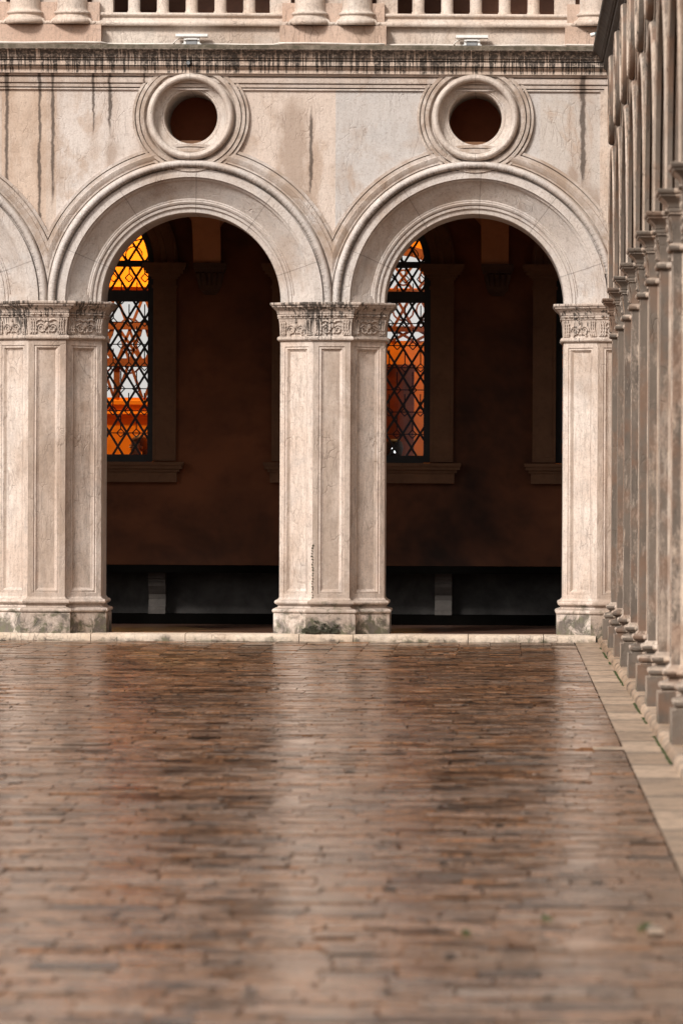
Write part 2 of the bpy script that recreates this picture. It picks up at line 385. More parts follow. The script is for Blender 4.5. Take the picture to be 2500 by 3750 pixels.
def brick_ground(name, laid):
    t = NT(name); P = t.pos
    if laid: v = t.n('ShaderNodeNewGeometry').outputs['Random Per Island']
    else:
        b = t.n('ShaderNodeTexBrick', {'Vector': P, 'Color1': (0,0,0), 'Color2': (1,1,1), 'Mortar': (.5,.5,.5), 'Scale': 1.0, 'Mortar Size': .006, 'Brick Width': .27, 'Row Height': .14})
        v = t.n('ShaderNodeSeparateColor', {0: b.outputs['Color']}).outputs[0]
    v2 = t.math('FRACT', t.math('MULTIPLY', v, 17.37)); v3 = t.math('FRACT', t.math('MULTIPLY', v, 91.7))
    big = t.noise(P, .5, 4, .6)
    mid = t.noise(t.scl(P, 1.6, 1.1, 1), 1.5, 5, .7)
    n3 = t.noise(t.scl(P, 3.6, 3.0, 1), 1.3, 5, .75, .4)
    fine = t.noise(t.scl(P, 10, 5, 1), 1.5, 5, .75)
    k = t.math('ADD', t.math('MULTIPLY', v2, .11), t.math('ADD', t.math('MULTIPLY', mid, .58), t.math('MULTIPLY', n3, .48)))
    col = t.ramp(k, [(.38, (.004,.003,.002)), (.46, (.028,.014,.007)), (.54, (.120,.060,.031)), (.63, (.250,.118,.056)), (.71, (.195,.132,.092)), (.84, (.44,.29,.185))])
    col = t.mix(t.mr(big, .46, .62, 0, .5), col, (.060,.045,.036))
    odd = t.math('GREATER_THAN', v3, .93); col = t.mix(t.math('MULTIPLY', odd, .35), col, (.21,.155,.12))
    odd2 = t.math('LESS_THAN', v3, .06); col = t.mix(t.math('MULTIPLY', odd2, .75), col, (.014,.010,.008))
    col = t.mix(t.mr(fine, .50, .62, 0, .85), col, (.012,.008,.006))
    pit = t.n('ShaderNodeTexVoronoi', {'Vector': t.scl(P, 1, .16, 1), 'Scale': 5.6, 'Randomness': 1.0}).outputs['Distance']
    pm = t.math('MULTIPLY', t.mr(pit, .13, .20, 1, 0), t.mr(t.noise(P, 1.7, 4, .7), .44, .56))
    gl = t.noise(t.scl(P, 5, 4.2, 1), 1.0, 4, .7)
    col = t.mix(t.math('MULTIPLY', pm, .9), col, (.006,.005,.004))
    wet = t.noise(t.scl(P, 1.0, .55, 1), .9, 5, .65)
    rough = t.mr(t.math('ADD', t.math('ADD', t.math('MULTIPLY', wet, .5), t.math('MULTIPLY', v, .22)), t.math('MULTIPLY', n3, .5)), .42, .76, .07, .30)
    h = t.math('ADD', t.math('MULTIPLY', fine, .5), t.math('MULTIPLY', n3, 1.0))
    rough = t.math('MULTIPLY', rough, t.mr(gl, .58, .68, 1, .5))      # glints where water stands
    dark = t.math('MAXIMUM', pm, t.math('MAXIMUM', t.mr(n3, .45, .36, 0, .9), t.mr(fine, .52, .64, 0, .8)))
    h = t.math('SUBTRACT', h, t.math('MULTIPLY', pm, 1.0))
    spec = t.math('MULTIPLY', t.mr(dark, 0, 1, 1, .06), t.mr(t.math('ADD', t.math('ADD', t.math('MULTIPLY', mid, .45), t.math('MULTIPLY', big, .35)), t.math('ADD', t.math('MULTIPLY', v3, .16), t.math('MULTIPLY', n3, .15))), .44, .62, .20, .95))
    t.pbr(col, rough, t.bump(h, .35, .010), IOR=1.5, Specular_IOR_Level=spec, Specular_Tint=(1.0,.82,.66,1))
    return t.m
M['ground'] = brick_ground('wet_brick_plain', False)
M['bricks'] = brick_ground('wet_brick', True)
def slab_path():
    t = NT('wet_slab'); P = t.pos; x, y, z = t.xyz()
    seg = t.n('ShaderNodeTexVoronoi', {'W': t.math('ADD', t.math('MULTIPLY', y, .62), t.math('MULTIPLY', t.noise(t.scl(P, 3, .5, 1), 1.0, 2), .15)), 'Scale': 1.0, 'Randomness': .7}, voronoi_dimensions='1D', feature='DISTANCE_TO_EDGE').outputs['Distance']
    segc = t.n('ShaderNodeTexVoronoi', {'W': t.math('ADD', t.math('MULTIPLY', y, .62), t.math('MULTIPLY', t.noise(t.scl(P, 3, .5, 1), 1.0, 2), .15)), 'Scale': 1.0, 'Randomness': .7}, voronoi_dimensions='1D').outputs['Color']
    v = t.n('ShaderNodeSeparateColor', {0: segc}).outputs[0]
    n = t.noise(t.scl(P, 5, 2, 1), 1.4, 5, .7)
    col = t.mix(v, (.30,.205,.135), (.52,.38,.27))
    col = t.mix(t.mr(n, .46, .64, 0, .7), col, (.17,.12,.082))
    col = t.mix(t.mr(t.noise(P, 1.9, 5, .7), .48, .64, 0, .55), col, (.13,.095,.07))
    col = t.mix(t.mr(t.noise(P, 30, 3), .58, .7, 0, .35), col, (.12,.09,.07))
    j = t.mr(seg, .015, .05, 1, 0)
    col = t.mix(t.math('MULTIPLY', j, .9), col, (.03,.024,.018))
    h = t.math('SUBTRACT', t.math('MULTIPLY', n, .8), j)
    t.pbr(col, t.mr(n, .35, .65, .30, .5), t.bump(h, .25, .012)); return t.m
M['path'] = slab_path()
def loggia_floor():
    t = NT('loggia_floor_brick'); P = t.pos
    s = t.noise(t.scl(P, .8, 6, 1), 1.4, 4, .7)
    col = t.ramp(s, [(.35, (.02,.012,.009)), (.55, (.075,.035,.022)), (.72, (.14,.07,.04))])
    t.pbr(col, t.mr(s, .4, .6, .28, .5), t.bump(s, .3, .01)); return t.m
M['floor'] = loggia_floor()

# ------------------------------------------------------------------ the facade's shared meshes
SP = 3.12                 # arch spacing
ZS = 3.723                # springing of the arches, top of the capitals
Z0 = .078                 # top of the kerb
PLAN = [(-.5775, 1.1), (-.5775, .26), (-.205, 0.0), (-.205, -.06), (.205, -.06), (.205, 0.0), (.5775, .26), (.5775, 1.1)]

def make_pier(mat, capmat, parent):
    zb, zt = .455, 3.30
    mb = MB()
    P = PLAN
    def wallq(a, b): mb.quad((a[0],a[1],zb), (b[0],b[1],zb), (b[0],b[1],zt), (a[0],a[1],zt))
    wallq(P[0], P[1]); wallq(P[2], P[3]); wallq(P[4], P[5]); wallq(P[6], P[7])
    steps = [(0,0), (.062,0), (.066,-.012), (.088,-.006), (.094,-.016), (.112,-.028), (.118,-.034)]
    for a, b in ((P[1],P[2]), (P[3],P[4]), (P[5],P[6])):
        u = Vector((b[0]-a[0], b[1]-a[1], 0)); w = u.length
        nrm = Vector((u.y, -u.x, 0))
        panel(mb, (a[0],a[1],zb), u, (0,0,1), nrm, w, zt-zb, steps)
    pier = mb.build('pier', mat, parent, 30)
    b = MB()
    prof = [(.062, Z0-.06), (.062, .294), (.056, .300)] + bulge(.052, .302, .352, .026) + [(.04,.356),(.016,.364),(.012,.388),(.034,.394)] + bulge(.030, .398, .446, .022) + [(.02,.450),(.014,.458),(.0,.475)]
    plan_sweep(b, PLAN, prof)
    # heavier plinth block under the middle pilaster
    b.box(-.272,.272,-.148,.02,Z0-.06,.286)
    b.build('base', mat, pier, 35)
    c = MB()
    prof = bulge(.006, 3.297, 3.352, .03) + [(.004,3.356),(.006,3.40),(.012,3.50),(.02,3.545),(.032,3.55),(.032,3.556),(.026,3.560)] + bulge(.024, 3.562, 3.594, .010, 4) + [(.036,3.598),(.038,3.612),(.05,3.635),(.078,3.658),(.086,3.668),(.094,3.672),(.096,3.684)] + [(.106,3.690),(.114,3.702),(.114,3.716),(.108,3.722)]
    plan_sweep(c, PLAN, prof, cap_top=True)
    rr = random.Random(3)
    for ia, ib, kind in ((1,2,0), (3,4,1), (5,6,2)):
        a = Vector((PLAN[ia][0], PLAN[ia][1], 0)); bb = Vector((PLAN[ib][0], PLAN[ib][1], 0))
        u = (bb - a); w = u.length; u.normalize(); nrm = Vector((u.y, -u.x, 0))
        def at(s, zz, d=.02): return a + u*(s + w/2) + nrm*d + Vector((0,0,zz))
        zc = 3.452
        # bead and reel
        s = -w/2 + .03
        while s < w/2 - .02:
            p = at(s + .022, 3.578, .034); c.ball(p, .026, .026, .014, 6, 4)
            p = at(s + .058, 3.578, .034); c.ball(p, .007, .012, .014, 5, 3)
            s += .072
        # acanthus leaves at both ends
        for sg in (-1, 1):
            for q in range(3):
                s0 = sg*(w/2 - .018 - q*.026)
                pts = [at(s0 - sg*.012*math.sin(tt*3), 3.362 + tt*.17, .012 + .022*tt) for tt in (0,.25,.5,.75,1)]
                c.tube(pts, lambda t: .013*(1 - .5*t), 5)
                for e in range(4):
                    c.ball(at(s0 - sg*.017, 3.385 + e*.038, .024), .009, .011, .013, 5, 3)
        # scrolls and a central figure of wings or rosette
        for sg in (-1, 1):
            pts = []
            for i in range(22):
                t = i/21; ang = t*4.2*math.pi*.75; rad = .056*(1 - .72*t)
                pts.append(at(sg*(.062 + .0 + rad*math.cos(ang)*1.0), zc - .028 + rad*math.sin(ang), .018))
            c.tube(pts, lambda t: .011*(1 - .35*t), 5)
            if kind != 0:
                pts = [at(sg*(.02 + .10*t), 3.50 + .022*math.sin(t*3), .022) for t in (0,.33,.66,1)]
                c.tube(pts, lambda t: .016*(1 - .6*t), 5)
            else:
                pts = [at(sg*(.03 + .07*t), 3.39 + .03*math.sin(t*6), .02) for t in (0,.25,.5,.75,1)]
                c.tube(pts, lambda t: .012*(1 - .5*t), 5)
        c.ball(at(0, 3.462, .02), .026, .026, .034, 7, 5); c.ball(at(0, 3.515, .024), .018, .018, .02, 6, 4)
        for e in range(7):
            an = e*2*math.pi/7
            c.ball(at(.032*math.cos(an), 3.41 + .026*math.sin(an), .018), .011, .011, .012, 5, 3)
    c.build('capital', capmat, pier, 40)
    return pier

def roll(r0, r1, y, R_, n=8):
    return [((r0+r1)/2 + (r1-r0)/2*math.cos(math.pi*i/n), y - R_*math.sin(math.pi*i/n)) for i in range(n+1)]
def splay(s, d=0.0):           # point on the splayed reveal, s from 0 to 1, d proud of it
    r0, y0, r1, y1 = 1.352, -.005, 1.075, .19
    L = math.hypot(r1-r0, y1-y0); nx, ny = (y1-y0)/L, (r1-r0)/L     # towards opening and viewer
    return (r0 + (r1-r0)*s - nx*d, y0 + (y1-y0)*s + ny*d)
def make_arch(mat, parent):
    prof = [(1.735, .01), (1.735,-.030), (1.704,-.032), (1.702,-.006), (1.693,-.006), (1.691,-.048), (1.655,-.052), (1.648,-.066), (1.612,-.056), (1.590,-.04), (1.572,-.04), (1.570,-.012), (1.562,-.012), (1.560,-.066)]
    prof += roll(1.556, 1.474, -.066, .05) + [(1.470,-.01), (1.461,-.01), (1.458,-.046), (1.368,-.046), (1.366,-.008), (1.358,-.008)]
    prof += [splay(0), splay(.05), splay(.07,-.012), splay(.115,-.016), splay(.125,-.022), splay(.80,-.022), splay(.81,-.006), splay(.85,-.004), splay(.86,.010), splay(.93,.012), splay(.95,0), (1.078,.19)]
    prof += [(1.07,.178), (1.048,.182), (1.044,.205), (.992,.212), (.985,.225), (.985, 1.1)]
    bm = bmesh.new()
    mb = MB(); mb.ring(prof, (0,0,0), 0, math.pi, 88)
    # moulded bar closing the reveal panel at the springing, both sides
    for sg in (-1, 1):
        for z0, z1, d in ((.002, .05, .006), (.05, .075, -.004)):
            a = splay(.05, d); b_ = splay(.83, d); a2 = splay(.05, -.05); b2 = splay(.83, -.05)
            mb.add([(sg*a[0],a[1],z0),(sg*b_[0],b_[1],z0),(sg*b_[0],b_[1],z1),(sg*a[0],a[1],z1),(sg*a2[0],a2[1],z0),(sg*b2[0],b2[1],z0),(sg*b2[0],b2[1],z1),(sg*a2[0],a2[1],z1)],
                   [(0,1,2,3),(0,4,5,1),(3,2,6,7),(1,5,6,2),(0,3,7,4)])
    me = bpy.data.meshes.new('arch'); me.from_pydata(mb.v, [], mb.f)
    bm.from_mesh(me)
    bmesh.ops.remove_doubles(bm, verts=bm.verts, dist=1e-5)
    for sx in (1, -1):
        bmesh.ops.bisect_plane(bm, geom=bm.verts[:]+bm.edges[:]+bm.faces[:], plane_co=(sx*SP/2,0,0), plane_no=(sx,0,0), clear_outer=True)
    bmesh.ops.recalc_face_normals(bm, faces=bm.faces)
    bm.to_mesh(me); bm.free()
    return link('arch', me, mat, parent, 28, (0, 0, ZS))
OZ = 5.751
def make_oculus(mat, parent):
    prof = [(.640,.01), (.640,-.044), (.614,-.046), (.612,-.012), (.603,-.012), (.601,-.062), (.565,-.066), (.563,-.034), (.554,-.034), (.552,-.078), (.512,-.080), (.50,-.066), (.488,-.04), (.480,-.04)]
    prof += roll(.476, .396, -.088, .055) + [(.394,-.04), (.386,-.036), (.36,-.015), (.33,.0), (.318,-.002), (.312,.010), (.298,.012), (.290,.025), (.290, .6), (.290, 1.1)]
    mb = MB(); mb.ring(prof, (0,0,0), 0, 2*math.pi, 72)
    o = mb.build('oculus', mat, parent, 28, (0, 0, OZ))
    s = MB(); s.box(-.115,.115,.10,.42,-.288,-.252)
    s.build('oculus_ledge', M['surround'], o)
    return o

def wall_mesh(name, x0, x1, arches, mat, parent, y_front, r_arch, r_oc, z_top=6.24, y_flip=False, low=()):
    """flat wall skin with arched notches and round holes; low = (xa, xb) stretches that run down to the ground"""
    bm = bmesh.new()
    def vert(x, z): return bm.verts.new((x, y_front, z))
    pts = [(x0, ZS)]
    for cx in sorted(arches):
        n = 48
        for i in range(n+1):
            t = math.pi - math.pi*i/n
            pts.append((cx + r_arch*math.cos(t), ZS + r_arch*math.sin(t)))
    pts += [(x1, ZS), (x1, z_top), (x0, z_top)]
    clean = []
    for p in pts:
        if not clean or (abs(p[0]-clean[-1][0]) + abs(p[1]-clean[-1][1])) > 1e-4: clean.append(p)
    vs = [vert(*p) for p in clean]; ed = [bm.edges.new((vs[i], vs[(i+1) % len(vs)])) for i in range(len(vs))]
    for cx in arches:
        n = 40
        hv = [vert(cx + r_oc*math.cos(2*math.pi*i/n), OZ + r_oc*math.sin(2*math.pi*i/n)) for i in range(n)]
        ed += [bm.edges.new((hv[i], hv[(i+1) % n])) for i in range(n)]
    bmesh.ops.triangle_fill(bm, use_beauty=True, use_dissolve=False, edges=ed)
    for xa, xb in low:
        q = [bm.verts.new((xx, y_front, zz)) for xx, zz in ((xa, 0), (xb, 0), (xb, ZS), (xa, ZS))]; bm.faces.new(q)
    bmesh.ops.recalc_face_normals(bm, faces=bm.faces)
    me = bpy.data.meshes.new(name); bm.to_mesh(me); bm.free()
    return link(name, me, mat, parent)

CORN = [(.02,6.222),(-.105,6.224),(-.105,6.262),(-.112,6.268),(-.145,6.292),(-.148,6.296),(-.10,6.298),(-.10,6.308),(-.148,6.310),(-.148,6.356),(-.12,6.358),(-.12,6.366),(-.165,6.368),(-.168,6.385),(-.185,6.392),(-.205,6.43),(-.235,6.462),(-.255,6.470),(-.262,6.480),(-.262,6.522),(-.255,6.528),(.30,6.545)]
def run_profile(mb, prof, x0, x1, seg=1):
    rows = []
    for i in range(seg+1):
        x = x0 + (x1-x0)*i/seg
        rows.append([(x, y, z) for y, z in prof])
    mb.grid(rows)
ARCHI = [(.01,6.046),(-.026,6.048),(-.026,6.064),(.0,6.066),(.0,6.074),(-.034,6.078),(-.040,6.108),(-.012,6.110),(-.012,6.120),(-.052,6.124),(-.056,6.140),(-.056,6.182),(-.02,6.184),(-.02,6.194),(-.070,6.198),(-.080,6.212),(-.080,6.25)]

# ================================================================== FACADE ACROSS THE COURTYARD END
facade = tag(empty('palace_facade', (0,0,0)), 'pale marble facade at the courtyard end with round arches and a drip-stained cornice', 'building')
AX = [-.351 - SP*k for k in range(4)]                  # arch centres
PX = [-.351 + SP/2 - SP*k for k in range(5)]           # pier centres
XL, XR = AX[-1] - SP/2, 1.215
wall_mesh('wall', XL, XR, AX, M['wall'], facade, 0.0, 1.42, .42)
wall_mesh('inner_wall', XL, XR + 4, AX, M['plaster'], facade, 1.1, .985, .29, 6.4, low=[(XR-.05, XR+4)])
pier = make_pier(M['pier'], M['cap'], facade)
arch = make_arch(M['arch'], facade)
ocul = make_oculus(M['oculus'], facade)
for k, x in enumerate(PX):
    o = pier if k == 0 else copy_tree(pier, facade)
    o.location.x = x
for k, x in enumerate(AX):
    o = arch if k == 0 else copy_tree(arch, facade); o.location.x = x
    q = ocul if k == 0 else copy_tree(ocul, facade); q.location.x = x
mb = MB(); run_profile(mb, ARCHI, XL, XR); mb.build('architrave', M['wall'], facade, 25)
mb = MB(); run_profile(mb, CORN, XL, XR); mb.build('cornice', M['cornice'], facade, 25)
mb = MB(); mb.box(XL, XR, 1.40, 1.50, 5.35, 6.28); mb.build('attic_wall', M['attic'], facade)
# moulded strip framing the last spandrel in the corner
mb = MB()
for a, b_, y in ((1.02,1.06,-.026),(1.06,1.10,-.038),(1.10,1.215,-.05)): mb.box(a, b_, y, .01, 4.05, 6.05 if a < 1.05 else 6.09 if a < 1.08 else 6.12)
mb.build('corner_moulding', M['upper'], facade)
# ---- upper storey
mb = MB(); mb.box(XL, XR+.6, -.03, .5, 6.53, 6.742); mb.build('parapet_course', M['upper'], facade)
BASE = [(.3,6.742),(-.085,6.742)] + [(-.085 - .024*math.sin(math.pi*i/6), 6.772 - .030*math.cos(math.pi*i/6)) for i in range(1,7)] + [(-.07,6.806),(-.055,6.815),(-.045,6.835),(-.05,6.848),(-.064,6.852)] + [(-.064 - .018*math.sin(math.pi*i/6), 6.872 - .020*math.cos(math.pi*i/6)) for i in range(1,7)] + [(.3,6.894)]
mb = MB(); run_profile(mb, BASE, XL, XR+.6); mb.build('base_moulding', M['upper'], facade, 30)
def pedestal(x):
    mb = MB(); mb.box(x-.582, x+.582, -.175, .1, 6.532, 6.748); mb.box(x-.56, x+.56, -.10, .1, 6.748, 7.0)
    p = mb.build('pedestal', M['pink'], facade)
    for dx in (-.258, .258):
        c = MB()
        prof = [(.222,6.748)] + [(.205 + .028*math.sin(math.pi*i/6), 6.786 - .036*math.cos(math.pi*i/6)) for i in range(7)] + [(.205,6.826),(.19,6.834),(.182,6.852),(.188,6.862)] + [(.182 + .02*math.sin(math.pi*i/6), 6.880 - .018*math.cos(math.pi*i/6)) for i in range(7)] + [(.176,6.902),(.168,6.92),(.165,6.95),(.163,7.4),(.150,8.35)]
        c.lathe(prof, (x+dx, -.10+.03, 0), 36)
        # leaf spurs at the plinth's corners
        for sx in (-1, 1):
            pts = [(x+dx+sx*(.16+.09*t), -.07-.10-.0*t, 6.80 - .035*t + .012*math.sin(t*6)) for t in (0,.35,.7,1)]
            c.tube(pts, lambda t: .03*(1-.55*t), 6); c.ball((x+dx+sx*.245, -.17, 6.772), .022, .02, .02, 7, 5)
        c.build('column', M['upper'], p, 40)
    return p
for x in PX:
    pedestal(x)
    mb = MB(); mb.box(x-.12, x+.12, -.06, .2, 6.9, 8.4); mb.build('pilaster', M['upper'], facade)
for x in AX:
    for sg in (-1, 1):
        mb = MB(); mb.box(x+sg*.975-.115, x+sg*.975+.115, -.02, .25, 6.893, 8.4); mb.build('jamb', M['upper'], facade)
    for i in range(-2, 3):
        c = MB(); c.lathe([(.074,6.893),(.074,6.91),(.066,6.925),(.0655,7.5),(.060,8.2),(.075,8.3),(.075,8.4)], (x+i*.316, .06, 0), 20)
        c.build('baluster', M['upper'], facade, 40)
mb = MB(); mb.box(XL, XR+.6, -.10, .6, 8.4, 10.6); mb.box(XL, XR+.6, .6, 6.0, 10.4, 10.6); mb.build('upper_wall', M['upper'], facade)
# wooden screens behind the balusters
mb = MB(); mb.box(XL, XR+.6, 1.30, 1.40, 6.5, 10.4)
for x in AX:
    for q in range(4):
        xa = x - .96 + q*.5
        panel(mb, (xa, 1.297, 6.6), (1,0,0), (0,0,1), (0,-1,0), .46, .43, [(0,0),(.02,.03),(.05,.03),(.07,.0),(.09,.0)])
mb.build('wooden_screen', M['panelwood'], facade)
# floor slab between the storeys; it also closes the loggia
mb = MB(); mb.box(XL-.3, XR+4, .32, 10.3, 6.30, 6.50); mb.build('floor_slab', M['dark_room'], facade)
mb = MB(); mb.box(XL-.32, XL-.02, -.05, 10.3, 0.0, 10.5); mb.build('end_wall', M['upper'], facade)

# ---- loggia vault: a half barrel along the facade cut by lunettes over the windows
YB = 5.0                                              # front face of the rear wall
LX = [-10.0, -6.75, -3.54, -.139, 2.9, 5.3]               # where the vault comes down on corbels
mb = MB()
ZV = 4.34
for a, b_ in zip(LX[:-1], LX[1:]):
    rows = []
    nu, nv = 40, 26
    for j in range(nv+1):
        v = j/nv; row = []
        zb = 1.15*math.sqrt(max(0, 1-(1-v)**2)) if v < 1 else 1.15
        for i in range(nu+1):
            u = -1 + 2*i/nu
            fl = max(0.0, (abs(u) - .06))                   # flat foot on the corbel
            zl = 1.08*math.sqrt(max(0, 1-u*u))
            row.append(((a+b_)/2 + u*(b_-a)/2, YB - v*(YB-1.1), ZV + max(zb, zl)))
        rows.append(row)
    mb.grid(rows)
mb.build('vault', M['vault'], facade, 40)
for cx in LX[1:-1]:                                   # broad transverse bands springing from the corbels
    rb = MB(); rows = []
    for j in range(27):
        v = j/26; zb = ZV + 1.15*math.sqrt(max(0, 1-(1-v)**2)); y = YB - .14 - v*(YB-1.1-.14)
        rows.append([(cx-.16-.05*v, y, zb+.05), (cx-.16-.05*v, y-.10*(1-v), zb-.10*v), (cx+.16+.05*v, y-.10*(1-v), zb-.10*v), (cx+.16+.05*v, y, zb+.05)])
    rb.grid(rows); rb.build('vault_rib', M['vault'], facade, 40)

# ================================================================== LOGGIA: rear wall, windows, corbels, bench
rear = tag(empty('loggia_wall', (0, YB, 0)), 'dark reddish plaster wall at the back of the arches, with glowing leaded windows', 'wall')
WX = [-8.2, -4.985, -1.70, 1.39]
W_HALF, WZ0, WZS = .80, 1.96, 4.345
def outline(hw, z0, zs, cx=0.0, n=28):
    return [(cx-hw, z0), (cx+hw, z0)] + [(cx + hw*math.cos(math.pi*i/n), zs + hw*math.sin(math.pi*i/n)) for i in range(n+1)]
bm = bmesh.new(); ed = []
def loop(pts, y):
    vs = [bm.verts.new((x, y, z)) for x, z in pts]
    return vs, [bm.edges.new((vs[i], vs[(i+1) % len(vs)])) for i in range(len(vs))]
fronts = []
_, e = loop([(XL-.2, 0), (XR+4, 0), (XR+4, 6.4), (XL-.2, 6.4)], 0); ed += e
for x in WX:
    pts = outline(W_HALF, WZ0, WZS, x); pts = pts[:2] + pts[3:-1] if abs(pts[1][0]-pts[2][0]) < 1e-6 and False else pts
    vs, e = loop(pts, 0); ed += e; fronts.append(vs)
bmesh.ops.triangle_fill(bm, use_beauty=True, edges=ed)
for vs in fronts:
    back = [bm.verts.new((v.co.x, .40, v.co.z)) for v in vs]
    for i in range(len(vs)):
        j = (i+1) % len(vs); bm.faces.new((vs[i], vs[j], back[j], back[i]))
bmesh.ops.recalc_face_normals(bm, faces=bm.faces)
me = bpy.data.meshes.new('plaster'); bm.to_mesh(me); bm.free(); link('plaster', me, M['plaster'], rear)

def inside(x, z, hw=.74, z0=2.07, zs=4.345):
    if z < z0 or abs(x) > hw: return False
    return z <= zs or x*x + (z-zs)**2 <= hw*hw
def clipped(mb, a, b, w, d, y):
    n = max(4, int((Vector(b)-Vector(a)).length/.012)); run = None
    for i in range(n+1):
        t = i/n; p = (a[0]+(b[0]-a[0])*t, a[1]+(b[1]-a[1])*t)
        ok = inside(*p)
        if ok and run is None: run = p
        if run is not None and (not ok or i == n):
            q = p
            if (Vector(q)-Vector(run)).length > .01: mb.bar((run[0],y,run[1]), (q[0],y,q[1]), w, d)
            run = None
def make_window():
    s = MB()
    # stone surround: panelled pilasters, their capitals, the arch over the window
    for sg in (-1, 1):
        x0, x1 = sorted((sg*.80, sg*1.075))
        s.box(x0, x1, -.05, .06, 2.0, 4.05)
        panel(s, (x0, -.0505, 2.02), (1,0,0), (0,0,1), (0,-1,0), x1-x0, 1.98, [(0,0),(.0,.004),(.035,.004),(.04,-.014),(.065,-.005),(.072,-.02),(.085,-.028)])
        for (p, za, zb) in ((.015,4.05,4.085),(.0,4.085,4.16),(.02,4.16,4.19),(.05,4.19,4.22),(.085,4.22,4.26),(.11,4.26,4.30),(.125,4.30,4.345)):
            s.box(x0-p, x1+p, -.055-p, .06, za, zb)
    s.ring([(1.09,.02),(1.09,-.045),(1.06,-.05),(1.05,-.035),(.96,-.035),(.95,-.05),(.90,-.05),(.89,-.03),(.81,-.03),(.80,.1)], (0,0,4.345), 0, math.pi, 44)
    w = s.build('window', M['surround'], rear, 25)
    q = MB()
    q.box(-1.09,1.09,-.09,.1,1.745,1.87); q.box(-1.12,1.12,-.115,.1,1.87,1.905); q.box(-1.155,1.155,-.15,.1,1.905,1.945); q.box(-1.17,1.17,-.17,.1,1.945,1.985)
    q.build('sill', M['surround'], w)
    f = MB(); yf = .26
    f.box(-.80,-.72,yf-.03,yf+.03,1.99,4.345); f.box(.72,.80,yf-.03,yf+.03,1.99,4.345); f.box(-.72,.72,yf-.03,yf+.03,1.96,2.075)
    f.box(-.72,.72,yf-.04,yf+.03,3.895,4.03); f.box(-.72,.72,yf-.04,yf+.03,4.31,4.385)
    f.ring([(.81,yf-.03),(.72,yf-.03),(.72,yf+.03),(.81,yf+.03)], (0,0,4.345), 0, math.pi, 36)
    f.build('frame', M['iron'], w)
    L = MB()
    per, slope = .207, .337/.207
    for k in range(-26, 27):
        x0 = k*per + .06
        for sg in (1, -1):
            z0 = 2.0; z1 = 5.1
            clipped(L, (x0, z0), (x0 + sg*(z1-z0)/slope, z1), .027, .02, yf-.012)
    hz = [2.33 + .264*k for k in range(11)]
    for k, z in enumerate(hz):
        if z < 3.9: clipped(L, (-.75, z), (.75, z), .012, .01, yf)
        for j in range(-5, 6):
            x = j*.186 + (.093 if k % 2 else 0) + .03
            if z < 4.3:
                clipped(L, (x, z+.05), (x, z+.214), .013, .01, yf)
                for sg in (-1, 1):
                    clipped(L, (x, z+.05), (x+sg*.048, z), .013, .01, yf); clipped(L, (x, z-.05), (x+sg*.048, z), .013, .01, yf)
    for (cx, cz, r) in ((.22,4.62,.12),(.45,4.75,.12),(.55,4.45,.10),(.10,4.46,.10),(-.22,4.62,.12),(-.45,4.75,.12),(-.55,4.45,.1),(0,4.86,.11)):
        for i in range(12):
            a0 = i*math.pi/8; a1 = (i+1)*math.pi/8
            clipped(L, (cx+r*math.cos(a0), cz+r*math.sin(a0)), (cx+r*math.cos(a1), cz+r*math.sin(a1)), .014, .01, yf)
    for sg in (-1, 1): clipped(L, (0,4.46), (sg*.7,4.66), .014, .01, yf)
    L.build('leading', M['iron'], w)
    g = MB(); pts = outline(.76, 2.03, 4.345); g.add([(x, yf+.012, z) for x, z in pts], [tuple(range(len(pts)))])
    g.build('pane', M['glass'], w)
    return w
win = make_window()
for k, x in enumerate(WX):
    o = win if k == 0 else copy_tree(win, rear); o.location.x = x
def make_corbel():
    c = MB()
    c.box(-.19,.19,-.30,.02,4.275,4.34); c.box(-.175,.175,-.27,.02,4.235,4.275)
    rows = []
    for w, d, z in ((.165,.25,4.235),(.155,.23,4.17),(.135,.19,4.10),(.135,.19,4.08),(.115,.15,4.03),(.08,.10,3.99),(.06,.06,3.97)):
        rows.append([(-w,.02,z),(-w,-d,z),(w,-d,z),(w,.02,z)])
    c.grid(rows)
    for i in range(-2, 3):
        c.tube([(i*.055,-.16-.0,4.07),(i*.06,-.235,4.15),(i*.068,-.275,4.225)], lambda t: .02+.008*t, 6)
        c.ball((i*.035,-.12,4.03), .024, .03, .03, 6, 4)
    return c.build('corbel', M['corbel'], rear, 35)
cb = make_corbel()
for k, x in enumerate(LX[1:-1]):
    o = cb if k == 0 else copy_tree(cb, rear); o.location.x = x + (.03 if k else 0)

bench = tag(empty('stone_bench', (0, YB, 0)), 'long dark bench on scrolled brackets along the foot of the loggia wall', 'bench')
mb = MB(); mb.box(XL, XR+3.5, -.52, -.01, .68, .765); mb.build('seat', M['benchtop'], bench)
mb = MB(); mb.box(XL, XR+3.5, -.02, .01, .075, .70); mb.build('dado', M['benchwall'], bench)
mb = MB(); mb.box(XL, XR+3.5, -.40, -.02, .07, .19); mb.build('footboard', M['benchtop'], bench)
def make_bracket():
    b = MB()
    pr = [(-.02,.19),(-.30,.19),(-.30,.25),(-.24,.28),(-.20,.36),(-.215,.42),(-.27,.47),(-.31,.52),(-.31,.56),(-.29,.57),(-.29,.60),(-.32,.61),(-.32,.70),(-.02,.70)]
    n = len(pr)
    b.add([(-.1,y,z) for y,z in pr] + [(.1,y,z) for y,z in pr], [tuple(range(n)), tuple(reversed(range(n,2*n)))] + [(i,(i+1)%n,n+(i+1)%n,n+i) for i in range(n)])
    for k in range(3): b.box(-.085,.085,-.328,-.31,.625+k*.024,.637+k*.024)
    return b.build('bracket', M['bracket'], bench, 30)
br = make_bracket()
for k, x in enumerate([-10.9, -7.52, -4.11, -.73, 2.65]):
    o = br if k == 0 else copy_tree(br, bench); o.location.x = x

